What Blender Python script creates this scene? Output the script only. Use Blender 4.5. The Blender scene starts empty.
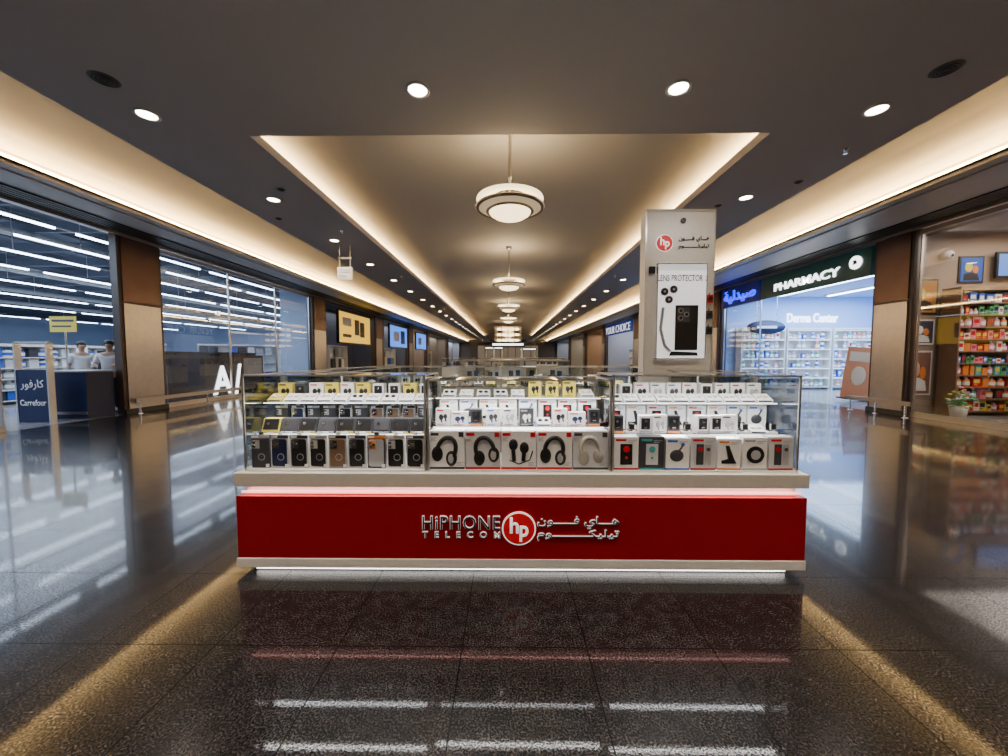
import bpy, bmesh, math, random
from mathutils import Vector, Matrix
R=random.Random(7)
C=bpy.context.scene.collection
rad=math.radians
# ---------------------------------------------------------------- materials
MATS={}
def mat(name,col,rough=.5,metal=0,emis=None,es=0,var=.08,scale=30,coat=0,bump=0):
    if name in MATS: return MATS[name]
    m=bpy.data.materials.new(name); m.use_nodes=True
    nt=m.node_tree; b=nt.nodes['Principled BSDF']
    b.inputs['Roughness'].default_value=rough; b.inputs['Metallic'].default_value=metal
    b.inputs['Coat Weight'].default_value=coat
    tc=nt.nodes.new('ShaderNodeTexCoord'); n=nt.nodes.new('ShaderNodeTexNoise')
    n.inputs['Scale'].default_value=scale; nt.links.new(tc.outputs['Object'],n.inputs['Vector'])
    mx=nt.nodes.new('ShaderNodeMix'); mx.data_type='RGBA'
    mx.inputs[6].default_value=(*[c*(1-var) for c in col],1); mx.inputs[7].default_value=(*[min(1,c*(1+var)) for c in col],1)
    nt.links.new(n.outputs['Fac'],mx.inputs[0]); nt.links.new(mx.outputs[2],b.inputs['Base Color'])
    if bump:
        bp=nt.nodes.new('ShaderNodeBump'); bp.inputs['Strength'].default_value=bump; bp.inputs['Distance'].default_value=.01
        nt.links.new(n.outputs['Fac'],bp.inputs['Height']); nt.links.new(bp.outputs[0],b.inputs['Normal'])
    if emis:
        b.inputs['Emission Color'].default_value=(*emis,1); b.inputs['Emission Strength'].default_value=es
    MATS[name]=m; return m
def glass_mat(name,tint=(.95,.97,.97),refl=.9,rough=.0):
    m=bpy.data.materials.new(name); m.use_nodes=True; nt=m.node_tree; nt.nodes.clear()
    o=nt.nodes.new('ShaderNodeOutputMaterial'); mx=nt.nodes.new('ShaderNodeMixShader')
    t=nt.nodes.new('ShaderNodeBsdfTransparent'); t.inputs[0].default_value=(*tint,1)
    g=nt.nodes.new('ShaderNodeBsdfGlossy'); g.inputs['Roughness'].default_value=rough; g.inputs[0].default_value=(1,1,1,1)
    f=nt.nodes.new('ShaderNodeFresnel'); f.inputs[0].default_value=1.45
    mu=nt.nodes.new('ShaderNodeMath'); mu.operation='MULTIPLY'; mu.inputs[1].default_value=refl
    nt.links.new(f.outputs[0],mu.inputs[0]); nt.links.new(mu.outputs[0],mx.inputs[0])
    nt.links.new(t.outputs[0],mx.inputs[1]); nt.links.new(g.outputs[0],mx.inputs[2]); nt.links.new(mx.outputs[0],o.inputs[0])
    MATS[name]=m; return m
def floor_mat():
    m=bpy.data.materials.new('polished_granite'); m.use_nodes=True; nt=m.node_tree; b=nt.nodes['Principled BSDF']; L=nt.links
    tc=nt.nodes.new('ShaderNodeTexCoord')
    n=nt.nodes.new('ShaderNodeTexNoise'); n.inputs['Scale'].default_value=120; n.inputs['Detail'].default_value=4
    v=nt.nodes.new('ShaderNodeTexNoise'); v.inputs['Scale'].default_value=14; v.inputs['Detail'].default_value=6
    for x in (n,v): L.new(tc.outputs['Object'],x.inputs['Vector'])
    r=nt.nodes.new('ShaderNodeValToRGB'); r.color_ramp.elements[0].position=.46; r.color_ramp.elements[0].color=(.007,.0065,.007,1)
    r.color_ramp.elements[1].position=.74; r.color_ramp.elements[1].color=(.075,.068,.068,1)
    L.new(n.outputs['Fac'],r.inputs[0])
    r2=nt.nodes.new('ShaderNodeValToRGB'); r2.color_ramp.elements[0].position=.35; r2.color_ramp.elements[0].color=(.6,.56,.56,1); r2.color_ramp.elements[1].position=.7; r2.color_ramp.elements[1].color=(1.25,1.2,1.2,1)
    L.new(v.outputs['Fac'],r2.inputs[0])
    mx=nt.nodes.new('ShaderNodeMix'); mx.data_type='RGBA'; mx.blend_type='MULTIPLY'; mx.inputs[0].default_value=1
    L.new(r.outputs[0],mx.inputs[6]); L.new(r2.outputs[0],mx.inputs[7])
    br=nt.nodes.new('ShaderNodeTexBrick'); br.offset=0; br.inputs['Scale'].default_value=1
    br.inputs['Brick Width'].default_value=.6; br.inputs['Row Height'].default_value=.6; br.inputs['Mortar Size'].default_value=.003; br.inputs['Mortar Smooth'].default_value=0
    br.inputs['Color1'].default_value=(1,1,1,1); br.inputs['Color2'].default_value=(.7,.7,.7,1); br.inputs['Mortar'].default_value=(.1,.1,.1,1)
    mp=nt.nodes.new('ShaderNodeMapping'); mp.inputs['Location'].default_value=(.22,.05,0)
    L.new(tc.outputs['Object'],mp.inputs['Vector']); L.new(mp.outputs[0],br.inputs['Vector'])
    m2=nt.nodes.new('ShaderNodeMix'); m2.data_type='RGBA'; m2.blend_type='MULTIPLY'; m2.inputs[0].default_value=1
    L.new(mx.outputs[2],m2.inputs[6]); L.new(br.outputs['Color'],m2.inputs[7]); L.new(m2.outputs[2],b.inputs['Base Color'])
    # mineral grain below a thin polished layer
    b.inputs['Roughness'].default_value=.22; b.inputs['IOR'].default_value=1.45; b.inputs['Specular IOR Level'].default_value=.10
    mr=nt.nodes.new('ShaderNodeMapRange'); mr.inputs[1].default_value=.40; mr.inputs[2].default_value=.60; mr.inputs[3].default_value=.10; mr.inputs[4].default_value=.75
    L.new(n.outputs['Fac'],mr.inputs[0])
    sb=nt.nodes.new('ShaderNodeMath'); sb.operation='SUBTRACT'; sb.use_clamp=True; L.new(mr.outputs[0],sb.inputs[0]); L.new(br.outputs['Fac'],sb.inputs[1])
    L.new(sb.outputs[0],b.inputs['Coat Weight']); b.inputs['Coat Roughness'].default_value=.02; b.inputs['Coat IOR'].default_value=1.48
    bp=nt.nodes.new('ShaderNodeBump'); bp.inputs['Strength'].default_value=.03; bp.inputs['Distance'].default_value=.002
    L.new(n.outputs['Fac'],bp.inputs['Height']); L.new(bp.outputs[0],b.inputs['Coat Normal'])
    return m
ceil_m=mat('ceiling_paint',(.62,.57,.54),.8,var=.02)
cove_m=mat('cove_paint',(.70,.65,.58),.7,var=.02)
black=mat('black_plastic',(.012,.012,.013),.35)
dark=mat('dark_panel',(.03,.027,.026),.4)
white=mat('white_laminate',(.80,.78,.75),.35)
cream=mat('cream_laminate',(.66,.62,.57),.4)
red=mat('red_lacquer',(.34,.0015,.004),.25,coat=.2,var=.03)
redp=mat('red_print',(.55,.004,.010),.4)
redb=mat('badge_red',(.60,.003,.006),.5,emis=(1,.0,.01),es=.10)  # slight red emission added to brighten the disc, not a lamp
steel=mat('brushed_steel',(.50,.46,.43),.3,1,var=.12,scale=8)
chrome=mat('chrome',(.85,.85,.85),.15,1)
silver=mat('silver_edge',(.85,.85,.86),.35,0,emis=(1,1,1),es=.25)  # white emission added to brighten the lettering edges
logow=mat('logo_white',(.9,.9,.9),.5,emis=(1,1,1),es=.5)  # emission added to lift the badge whites, not a lamp
brown=mat('brown_cladding',(.07,.045,.035),.35,var=.25,scale=3)
wood=mat('walnut_panel',(.10,.06,.04),.4,var=.3,scale=5)
frame_m=mat('aluminium',(.70,.69,.67),.3,.9)
paper=mat('white_card',(.86,.86,.86),.5)
grey=mat('grey_card',(.40,.41,.43),.5)
charcoal=mat('charcoal_card',(.05,.05,.06),.4)
yellow=mat('yellow_card',(.75,.6,.08),.5)
orange=mat('orange_card',(.8,.25,.04),.5)
blue=mat('blue_card',(.03,.12,.55),.5)
navy=mat('navy_panel',(.006,.014,.065),.4)
teal=mat('teal_card',(.05,.4,.42),.5)
pink=mat('pink_card',(.75,.25,.35),.5)
green=mat('green_card',(.1,.4,.15),.5)
skin=mat('skin',(.42,.25,.17),.55); hairm=mat('hair',(.015,.012,.01),.6,scale=80,var=.4)
shirt_m=mat('white_shirt',(.7,.72,.76),.7); trouser_m=mat('dark_trousers',(.02,.022,.03),.7)
lamp_e=mat('downlight_glow',(1,1,1),emis=(1,.80,.52),es=28)
led_w=mat('led_white',(1,1,1),emis=(1,.95,.9),es=3)
led_s=mat('led_shelf',(1,1,1),emis=(.95,.97,1),es=1.8)
led_r=mat('led_under_counter',(1,.5,.5),emis=(1,.33,.28),es=2.2)
cove_e=mat('cove_led',(1,.9,.7),emis=(1,.66,.26),es=34)
tube_e=mat('store_tube_glow',(1,1,1),emis=(.66,.80,1),es=13)
bowl_e=mat('alabaster_bowl',(.9,.8,.6),.4,emis=(1,.74,.40),es=3.2)
bowl_d=mat('frosted_ring',(.8,.72,.58),.4,emis=(1,.74,.42),es=.35)
bowl_u=mat('halo_glass',(.8,.72,.58),.4,emis=(1,.76,.42),es=2.6)
sign_w=mat('sign_letter_glow',(1,1,1),emis=(1,1,1),es=3)
sign_f=mat('far_sign_letter',(1,1,1),emis=(1,1,1),es=.9)
sign_b=mat('sign_blue_glow',(.005,.01,.5),emis=(.005,.015,1),es=2.5)
signgreen=mat('sign_dark_green',(.006,.045,.036),.3,emis=(.01,.09,.07),es=.08)
cw=mat('cool_wall',(.34,.50,.80),.6,var=.03)
storefloor=mat('store_floor_tile',(.30,.30,.31),.15,var=.1,scale=2)
glass=glass_mat('clear_glass'); shopglass=glass_mat('shop_glass',(.94,.96,.98),.14); toyglass=glass_mat('toy_shop_glass',(.88,.89,.9),.6)
PAL=[paper,redp,charcoal,yellow,orange,blue,teal,pink,green,paper,grey,navy]
# ---------------------------------------------------------------- mesh helpers
class M:
    def __init__(s): s.bm=bmesh.new()
    def box(s,x0,x1,y0,y1,z0,z1,mi=0):
        v=[s.bm.verts.new(p) for p in ((x0,y0,z0),(x1,y0,z0),(x1,y1,z0),(x0,y1,z0),(x0,y0,z1),(x1,y0,z1),(x1,y1,z1),(x0,y1,z1))]
        for f in ((3,2,1,0),(4,5,6,7),(0,1,5,4),(1,2,6,5),(2,3,7,6),(3,0,4,7)):
            fc=s.bm.faces.new([v[i] for i in f]); fc.material_index=mi
        return s
    def quad(s,pts,mi=0):
        f=s.bm.faces.new([s.bm.verts.new(p) for p in pts]); f.material_index=mi; return s
    def cyl(s,p0,p1,r0,r1=None,seg=16,mi=0,caps=True):
        if r1 is None: r1=r0
        p0=Vector(p0);p1=Vector(p1); d=(p1-p0).normalized()
        a=d.orthogonal().normalized(); b=d.cross(a)
        A=[];B=[]
        for i in range(seg):
            t=2*math.pi*i/seg; o=a*math.cos(t)+b*math.sin(t)
            A.append(s.bm.verts.new(p0+o*r0)); B.append(s.bm.verts.new(p1+o*r1))
        for i in range(seg):
            j=(i+1)%seg; f=s.bm.faces.new((A[i],A[j],B[j],B[i])); f.material_index=mi
        if caps:
            f=s.bm.faces.new(A[::-1]); f.material_index=mi
            f=s.bm.faces.new(B); f.material_index=mi
        return s
    def tube(s,pts,r,seg=8,mi=0):
        for i in range(len(pts)-1): s.cyl(pts[i],pts[i+1],r,r,seg,mi)
        return s
    def lathe(s,c,prof,seg=32,mi=0):
        rings=[]
        for (r,z) in prof:
            rings.append([s.bm.verts.new((c[0]+max(r,.0005)*math.cos(2*math.pi*i/seg),c[1]+max(r,.0005)*math.sin(2*math.pi*i/seg),c[2]+z)) for i in range(seg)])
        for k in range(len(rings)-1):
            for i in range(seg):
                j=(i+1)%seg; f=s.bm.faces.new((rings[k][i],rings[k][j],rings[k+1][j],rings[k+1][i])); f.material_index=mi; f.smooth=True
        return s
    def ball(s,c,r,mi=0,seg=12):
        r=(r,r,r) if not hasattr(r,'__len__') else r
        ret=bmesh.ops.create_uvsphere(s.bm,u_segments=seg,v_segments=max(6,seg//2+2),radius=1)
        for v in ret['verts']:
            v.co=Vector((c[0]+v.co.x*r[0],c[1]+v.co.y*r[1],c[2]+v.co.z*r[2]))
            for f in v.link_faces: f.material_index=mi; f.smooth=True
        return s
    def poly(s,pts,axis,d0,d1,mi=0):
        def P(u,v,d): return (u,d,v) if axis=='y' else (d,u,v)
        A=[s.bm.verts.new(P(u,v,d0)) for u,v in pts]; B=[s.bm.verts.new(P(u,v,d1)) for u,v in pts]
        n=len(pts)
        for i in range(n):
            j=(i+1)%n; f=s.bm.faces.new((A[i],A[j],B[j],B[i])); f.material_index=mi
        for X in (A[::-1],B):
            f=s.bm.faces.new(X); f.material_index=mi
        return s
    def obj(s,name,mats,parent=None,loc=(0,0,0),rot=(0,0,0),label=None,cat=None,kind=None,bevel=0):
        bmesh.ops.recalc_face_normals(s.bm,faces=s.bm.faces)
        me=bpy.data.meshes.new(name); s.bm.to_mesh(me); s.bm.free()
        if not isinstance(mats,(list,tuple)): mats=[mats]
        for m in mats: me.materials.append(m)
        o=bpy.data.objects.new(name,me); C.objects.link(o); o.location=loc; o.rotation_euler=rot
        if parent: o.parent=parent
        if label: o['label']=label
        if cat: o['category']=cat
        if kind: o['kind']=kind
        if bevel:
            b=o.modifiers.new('bevel','BEVEL'); b.width=bevel; b.segments=2; b.limit_method='ANGLE'
        return o
def thing(name,loc,label,cat,rot=(0,0,0),group=None):
    o=bpy.data.objects.new(name,None); o.empty_display_size=.1; C.objects.link(o); o.location=loc; o.rotation_euler=rot
    o['label']=label; o['category']=cat
    if group: o['group']=group
    return o
def inst(p,loc,rot=None,scale=None,group=None,label=None):
    def cp(o,par):
        n=o.copy()
        C.objects.link(n)
        if par: n.parent=par
        for c in list(o.children): cp(c,n)
        return n
    n=cp(p,None); n.location=loc
    if rot is not None: n.rotation_euler=rot
    if scale: n.scale=scale
    if group: n['group']=group
    if label: n['label']=label
    return n
def text(s,w,h,loc,rot,m,parent=None,name='lettering',ext=.004,off=0.0,spacing=1.0,label=None):
    cu=bpy.data.curves.new(name,'FONT'); cu.body=s; cu.extrude=0; cu.offset=off; cu.space_character=spacing; cu.resolution_u=3
    t=bpy.data.objects.new(name,cu); C.objects.link(t)
    dg=bpy.context.evaluated_depsgraph_get(); dg.update()
    me=bpy.data.meshes.new_from_object(t.evaluated_get(dg)); bpy.data.objects.remove(t)
    if len(me.vertices)==0:
        print('EMPTY TEXT',s); return None
    xs=[v.co.x for v in me.vertices]; ys=[v.co.y for v in me.vertices]
    x0,x1,y0,y1=min(xs),max(xs),min(ys),max(ys)
    sx=w/(x1-x0); sy=(h/(y1-y0)) if h else sx
    for v in me.vertices:
        v.co.x=(v.co.x-(x0+x1)/2)*sx; v.co.y=(v.co.y-(y0+y1)/2)*sy
    bm=bmesh.new(); bm.from_mesh(me)
    if ext:
        r=bmesh.ops.extrude_face_region(bm,geom=bm.faces[:])
        for e in r['geom']:
            if isinstance(e,bmesh.types.BMVert): e.co.z+=ext
    bm.to_mesh(me); bm.free()
    me.materials.clear(); me.materials.append(m)
    o=bpy.data.objects.new(name,me); C.objects.link(o); o.location=loc; o.rotation_euler=rot
    if parent: o.parent=parent
    if label: o['label']=label
    return o
FY=(rad(90),0,0); FXN=(rad(90),0,rad(-90)); FXP=(rad(90),0,rad(90))
def area(loc,rot,sx,sy,e,col,name='light',spread=180):
    l=bpy.data.lights.new(name,'AREA'); l.shape='RECTANGLE'; l.size=sx; l.size_y=sy; l.energy=e; l.color=col; l.spread=rad(spread)
    o=bpy.data.objects.new(name,l); C.objects.link(o); o.location=loc; o.rotation_euler=rot; return o
T='\u0640'
AR1='\uFEF1\uFE8E'+T*3+'\uFEEB'
AR2='\uFEE5\uFEEE'+T*5+'\uFED3'
AR3='\uFEE1\uFEEE'+T*8+'\uFEDC\uFEF4\uFEE0\uFEF4\uFE97'
# ---------------------------------------------------------------- camera
cam=bpy.data.cameras.new('camera'); co=bpy.data.objects.new('camera',cam); C.objects.link(co)
cam.sensor_width=36; cam.lens=36*378/1008
co.location=(0,0,1.4); co.rotation_euler=(rad(90-3.2),0,rad(.6)); cam.clip_start=.05; cam.clip_end=200
bpy.context.scene.camera=co
w=bpy.data.worlds.new('world'); bpy.context.scene.world=w; w.use_nodes=True
w.node_tree.nodes['Background'].inputs[0].default_value=(.5,.5,.6,1); w.node_tree.nodes['Background'].inputs[1].default_value=.05
# ---------------------------------------------------------------- shell
ZC=4.35; YF=75; YB=-5; XL=-9.35; XR=9.4; SD=42; SX=-44
M().box(XL-.02,XR+.02,YB,YF,-.1,0).obj('floor',floor_mat(),kind='structure')
M().box(SX,XL-.02,0,SD,-.1,0.003).obj('floor_store',storefloor,kind='structure')
M().box(XR+.02,17,2,17.2,-.1,0.003).obj('floor_shop',storefloor,kind='structure')
m=M()
m.box(-5.25,5.25,YB,5.2,ZC,ZC+.1)
m.box(-5.25,-3.46,5.2,YF,ZC,ZC+.1); m.box(3.46,5.25,5.2,YF,ZC,ZC+.1)
m.box(-5.25,-5.2,YB,YF,ZC+.1,4.9); m.box(5.2,5.25,YB,YF,ZC+.1,4.9)
m.obj('ceiling',ceil_m,kind='structure')
m=M()
n=20
arc=[(-4.0,4.68)]+[(-3.85+7.7*i/n,4.72+.28*math.sin(math.pi*i/n)) for i in range(n+1)]+[(4.0,4.68)]
for a,b in zip(arc[:-1],arc[1:]):
    m.quad([(a[0],5.0,a[1]),(b[0],5.0,b[1]),(b[0],YF,b[1]),(a[0],YF,a[1])])
m.box(-4.05,-4.0,5.0,YF,ZC+.1,4.72); m.box(4.0,4.05,5.0,YF,ZC+.1,4.72)
m.box(-4.05,4.05,4.95,5.0,ZC+.1,5.05)
m.obj('ceiling_tray',cove_m,kind='structure')
m=M()
m.box(-3.50,-3.46,5.2,YF,ZC+.1,ZC+.13); m.box(3.46,3.50,5.2,YF,ZC+.1,ZC+.13); m.obj('trim_1',cove_m,kind='structure')
LL,RL=-7.6,7.2
m=M()
for sgn,lip,wl in ((-1,LL,XL),(1,RL,XR)):
    xs=[5.2,5.8,6.6,abs(lip),abs(lip)+.35]; zs=[4.9,4.88,4.84,4.76,4.66]
    for i in range(4):
        m.quad([(sgn*xs[i],YB,zs[i]),(sgn*xs[i+1],YB,zs[i+1]),(sgn*xs[i+1],YF,zs[i+1]),(sgn*xs[i],YF,zs[i])])
    a=sgn*xs[4]; m.box(min(a,a+sgn*.05),max(a,a+sgn*.05),YB,YF,ZC,4.68)
m.obj('ceiling_cove',cove_m,kind='structure')
m=M()
for sgn,lip,wl in ((-1,LL,XL),(1,RL,XR)):
    a,b=sorted((lip,wl+sgn*.3)); m.box(a,b,YB,YF,ZC+.02,ZC+.06)
    a,b=sorted((lip,lip+sgn*.05)); m.box(a,b,YB,YF,ZC-.03,ZC+.07)
m.obj('ceiling_soffit',cream,kind='structure')
m=M()
for sgn,lip,wl in ((-1,LL,XL),(1,RL,XR)):
    for k in range(5):
        x=wl-sgn*(.22+.11*k); m.box(x-.04,x+.04,YB,YF,ZC-.01,ZC+.018)
    x=wl-sgn*.12; m.box(x-.03,x+.03,YB,YF,ZC-.07,ZC+.02,1)
m.obj('trim_2',[dark,steel],kind='structure')
m=M()
for sgn,lip in ((-1,LL),(1,RL)):
    a=sgn*(abs(lip)+.35); x0,x1=sorted((a-sgn*.03,a)); m.box(x0,x1,YB+.1,YF-.1,4.535,4.59)
m.obj('trim_3',cove_e,kind='structure')
warm=(1,.70,.32)
LY=58
for x,e,r in ((-3.75,600,0),(3.75,600,0)):
    area((x,(5.1+LY)/2,ZC+.16),(rad(180),rad(r),0),.06,LY-5.2,e,warm,'tray_cove_light',150)
for x,r in ((LL-.2,14),(RL+.2,-14)):
    area((x,(YB+LY)/2,ZC+.10),(rad(180),rad(r),0),.06,LY-YB,300,warm,'side_cove_light',150)
M().box(-10,10,YF,YF+.2,0,5.1).obj('wall_far',mat('far_wall',(.10,.085,.075),.6),kind='structure')
M().box(-10,10,YB-.2,YB,0,5).obj('wall_back',mat('back_wall',(.3,.27,.25),.6),kind='structure')
m=M(); m.box(XL-.2,XL,18.0,19.4,0,5); m.box(XL-.2,XL,YB,1.5,0,5)
for y in (26.4,35.2,43,57.5): m.box(XL-.2,XL,y,y+2.2,0,5)
m.box(XL-.2,XL,19.4,YF,4.2,5); m.obj('wall_left',wood,kind='structure')
m=M(); m.box(XR,XR+.2,YB,2.5,0,5); m.box(XR,XR+.2,16.8,18.6,0,5)
for y in (27,36.5,46,57.5): m.box(XR,XR+.2,y,y+1.6,0,5)
m.box(XR,XR+.2,16.8,YF,4.2,5); m.obj('wall_right',wood,kind='structure')
m=M(); m.box(SX-.2,SX,0,SD,0,5.6); m.box(SX,-10.9,SD,SD+.2,0,5.6); m.box(SX,XL-.2,-.2,0,0,5.6); m.box(-10.95,-10.85,18.2,SD,0,5.6); m.box(-10.85,-9.6,18.1,18.2,0,5.0)
m.obj('wall_store',mat('store_wall',(.42,.54,.75),.6,var=.03),kind='structure')
m=M(); m.box(SX,XL-.3,0,SD,5.5,5.6)
for k in range(20): m.box(SX,-10.9,1+k*2,1.12+k*2,5.0,5.3)
for k in range(16): m.box(-12-k*2,-11.9-k*2,0.3,SD-.2,5.2,5.45)
for k in range(4): m.cyl((-13.9-k*6,.3,4.9),(-13.9-k*6,SD-.3,4.9),.12,seg=10,mi=1)
m.obj('ceiling_store',[mat('store_ceiling',(.12,.14,.19),.7),grey],kind='structure')
for i,x in enumerate((-10.3,-11.8,-13.7,-16.1,-19.2,-23.2,-28.6,-36)):
    yend=17.6 if i==0 else 40
    t=thing('linear_ceiling_light',(x,0,4.3),'long white linear LED batten hung under dark store ceiling','ceiling light',group='store ceiling battens')
    q=M(); y=1.0; h=.022+.0010*abs(x)
    while y<yend-2: q.box(-h,h,y,y+3.6,0,.04); y+=4.05
    q.obj('light_tube',tube_e,t)
    q=M(); y=2.5
    while y<yend-.5: q.cyl((0,y,.04),(0,y,1.2),.01,seg=6); y+=4
    q.box(-.03,.03,1,yend-.3,.04,.07); q.obj('mounting_rail',frame_m,t)
area((-14,9,4.2),(0,0,0),7,14,700,(.66,.80,1),'store_fill_light')  # unseen fill lights added to illuminate the store, besides the tubes
area((-24,20,4.2),(0,0,0),16,34,2600,(.66,.80,1),'store_fill_light')
# ---------------------------------------------------------------- columns
def column(x,y0,y1,face,label):
    t=thing('column',(x,(y0+y1)/2,0),label,'column',group='corridor columns')
    hy=(y1-y0)/2
    def pane(m,xa,xb,ya,yb,za,zb):
        a,b=sorted((face*xa,face*xb)); m.box(a,b,ya,yb,za,zb); return m
    pane(M(),-.12,.05,-hy,hy,0,4.34).obj('core',brown,t)
    pane(M(),.05,.08,-hy*.84,hy*.84,.12,2.7).obj('steel_cladding',steel,t,label='brushed steel lower cladding')
    pane(M(),.05,.075,-hy*.84,hy*.84,2.76,4.3).obj('upper_panel',mat('bronze_panel',(.15,.09,.07),.3,.7,var=.2,scale=2),t)
    pane(M(),.05,.1,-hy,hy,0,.12).obj('skirting',dark,t)
    return t
column(-9.38,9.05,10.2,1,'wide pilaster clad in brushed steel beside glazed shopfront')
column(9.42,8.95,9.9,-1,'wide pilaster clad in brushed steel between toy shop and chemist')
column(-9.32,17.95,19.3,1,'dark brown pilaster at end of glazed shopfront')
for y in (26.5,35.4,43.2): column(-9.32,y,y+1.4,1,'dark brown corridor pilaster between shops')
for y in (16.9,27.1,36.6,46.1): column(9.37,y,y+1.2,-1,'dark brown corridor pilaster between shops')
def glazing(n,x,y0,y1,z1,nm,gm=None):
    M().box(x-.01,x+.01,y0,y1,.12,z1).obj('window_%d'%n,gm or shopglass,kind='structure')
    q=M(); q.box(x-.04,x+.04,y0,y1,0.0,.12); q.box(x-.04,x+.04,y0,y1,z1,z1+.1)
    for k in range(nm+1):
        y=y0+(y1-y0)*k/nm; q.box(x-.025,x+.025,max(y0,y-.025),min(y1,y+.025),.12,z1)
    q.obj('window_%d_frame'%n,steel,kind='structure')
glazing(1,-9.42,10.2,17.9,4.2,3)
glazing(2,-9.42,1.5,6.9,4.2,2)
glazing(3,9.47,2.5,8.9,4.2,1,toyglass)
glazing(4,9.5,14.4,16.8,3.5,1)
def rail(x,y0,y1,lab):
    t=thing('bumper_rail',(x,y0,0),lab,'handrail')
    L=y1-y0; M().box(-.02,.02,0,L,.28,.38).obj('rail_bar',steel,t)
    for y in (.1,L/2,L-.1): M().cyl((0,y,0),(0,y,.28),.022).lathe((0,y,0),[(.06,0),(.06,.012),(.02,.014)],16).obj('rail_post',chrome,t)
rail(-9.1,9.1,13.5,'low brushed steel bumper rail before shop window')
rail(9.1,8.6,10.2,'low brushed steel bumper rail beside pilaster')
# ---------------------------------------------------------------- ceiling fittings
pl=thing('downlight',(0,0,0),'recessed round downlight with white trim ring, switched on','ceiling light',group='ceiling downlights')
q=M(); q.lathe((0,0,0),[(.13,0),(.135,-.012),(.105,-.016),(.098,-.002)],28); q.obj('trim_ring',white,pl)
q=M(); q.cyl((0,0,-.004),(0,0,-.009),.098,seg=28); q.obj('lamp_disc',lamp_e,pl)
spots=[(-1.0,4.34),(1.87,4.34)]
y=4.73
while y<YF-2:
    spots+=[(-4.4,y),(4.4,y)]; y+=2.49
behind=[(-4.4,2.24),(4.4,2.24),(-4.4,-.25),(4.4,-.25),(-1.6,1.0),(1.6,1.0),(0,-1.8),(-3,-2.6),(3,-2.6)]  # unseen downlights added to light the kiosk from the front
def spot(x,y,e):
    l=bpy.data.lights.new('downlight_beam','SPOT'); l.energy=e; l.spot_size=rad(115); l.spot_blend=.8; l.color=(1,.86,.72); l.shadow_soft_size=.09
    o=bpy.data.objects.new('downlight_beam',l); C.objects.link(o); o.location=(x,y,ZC-.03)
for i,(x,y) in enumerate(spots+behind):
    if i==0: pl.location=(x,y,ZC)
    else: inst(pl,(x,y,ZC))
    if y<32: spot(x,y,240 if y<5 else 170)
sp=M(); sp.lathe((0,0,0),[(.0,-.012),(.11,-.012),(.13,0)],24)
for k in range(3): sp.lathe((0,0,0),[(.03+.03*k,-.014),(.035+.03*k,-.018),(.04+.03*k,-.014)],24,1)
s0=sp.obj('ceiling_speaker',[mat('speaker_grille',(.16,.15,.14),.6),dark],loc=(-4.3,4.15,ZC),label='round dark flush ceiling speaker grille',cat='speaker')
inst(s0,(4.5,4.1,ZC)); inst(s0,(-4.0,6.8,ZC),scale=(.5,.5,1)); inst(s0,(4.1,7.6,ZC),scale=(.5,.5,1)); inst(s0,(-4.9,8.2,ZC),scale=(.5,.5,1)); inst(s0,(4.9,6.6,ZC),scale=(.5,.5,1))
sk=M().cyl((0,0,0),(0,0,-.03),.035,.02,12).cyl((0,0,-.03),(0,0,-.06),.008,seg=8).cyl((0,0,-.06),(0,0,-.065),.03,seg=10).obj('fire_sprinkler',chrome,loc=(-3.9,9,ZC),label='small chrome fire sprinkler head on ceiling',cat='sprinkler')
for p in ((3.9,9),(-3.9,14),(3.9,14),(4.8,5.6)): inst(sk,(p[0],p[1],ZC))
bronze=mat('bronze_metal',(.42,.34,.27),.35,.8)
def pendant(y):
    t=thing('pendant_lamp',(0.03,y,3.58),'shallow alabaster bowl pendant with wide ring on long stem','ceiling lamp',group='bowl pendants')
    top=5.0-3.58
    M().lathe((0,0,0),[(.0,0),(.13,.008),(.24,.035),(.31,.08),(.34,.125)],40).obj('glass_bowl',bowl_e,t)
    M().lathe((0,0,0),[(.33,.110),(.36,.10),(.38,.12),(.37,.14)],48).lathe((0,0,0),[(.49,.165),(.53,.16),(.55,.185),(.53,.205),(.49,.19)],48).obj('bronze_ring',bronze,t,label='warm grey metal hoops')
    M().lathe((0,0,0),[(.375,.13),(.44,.15),(.50,.18)],48).obj('frosted_ring',bowl_d,t,label='frosted glass ring between hoops')
    M().lathe((0,0,0),[(.42,.29),(.53,.30),(.52,.325),(.26,.35),(.42,.29)],48).obj('halo_diffuser',bowl_u,t)
    q=M(); q.cyl((0,0,.1),(0,0,top-.02),.026,seg=10); q.lathe((0,0,0),[(.0,top-.10),(.08,top-.09),(.11,top-.03),(.11,top)],20)
    q.lathe((0,0,0),[(.0,.50),(.04,.51),(.04,.54),(0,.55)],12)
    for k in range(3):
        a=2*math.pi*k/3+.5; q.tube([(.51*math.cos(a),.51*math.sin(a),.18),(.02*math.cos(a),.02*math.sin(a),.53)],.006,6)
    q.obj('stem',steel,t)
    l=bpy.data.lights.new('pendant_glow','POINT'); l.energy=28; l.color=(1,.75,.45); l.shadow_soft_size=.15
    o=bpy.data.objects.new('pendant_glow',l); C.objects.link(o); o.location=(0.03,y,4.25)
for y in (6.14,12.6,18.6,24.6,38,46): pendant(y)
t=thing('lantern_chandelier',(0.0,31,2.2),'large glowing cylindrical lantern chandelier in metal cage','chandelier')
M().lathe((0,0,0),[(.0,.0),(1.0,.05),(1.0,.15),(.0,.2)],24).obj('lower_glow',bowl_e,t)
for z in (.5,.95,1.4): M().lathe((0,0,z),[(.95,0),(1.0,.04),(.95,.12),(.9,.05),(.95,0)],24).obj('glow_hoop',bowl_e,t)
q=M()
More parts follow.
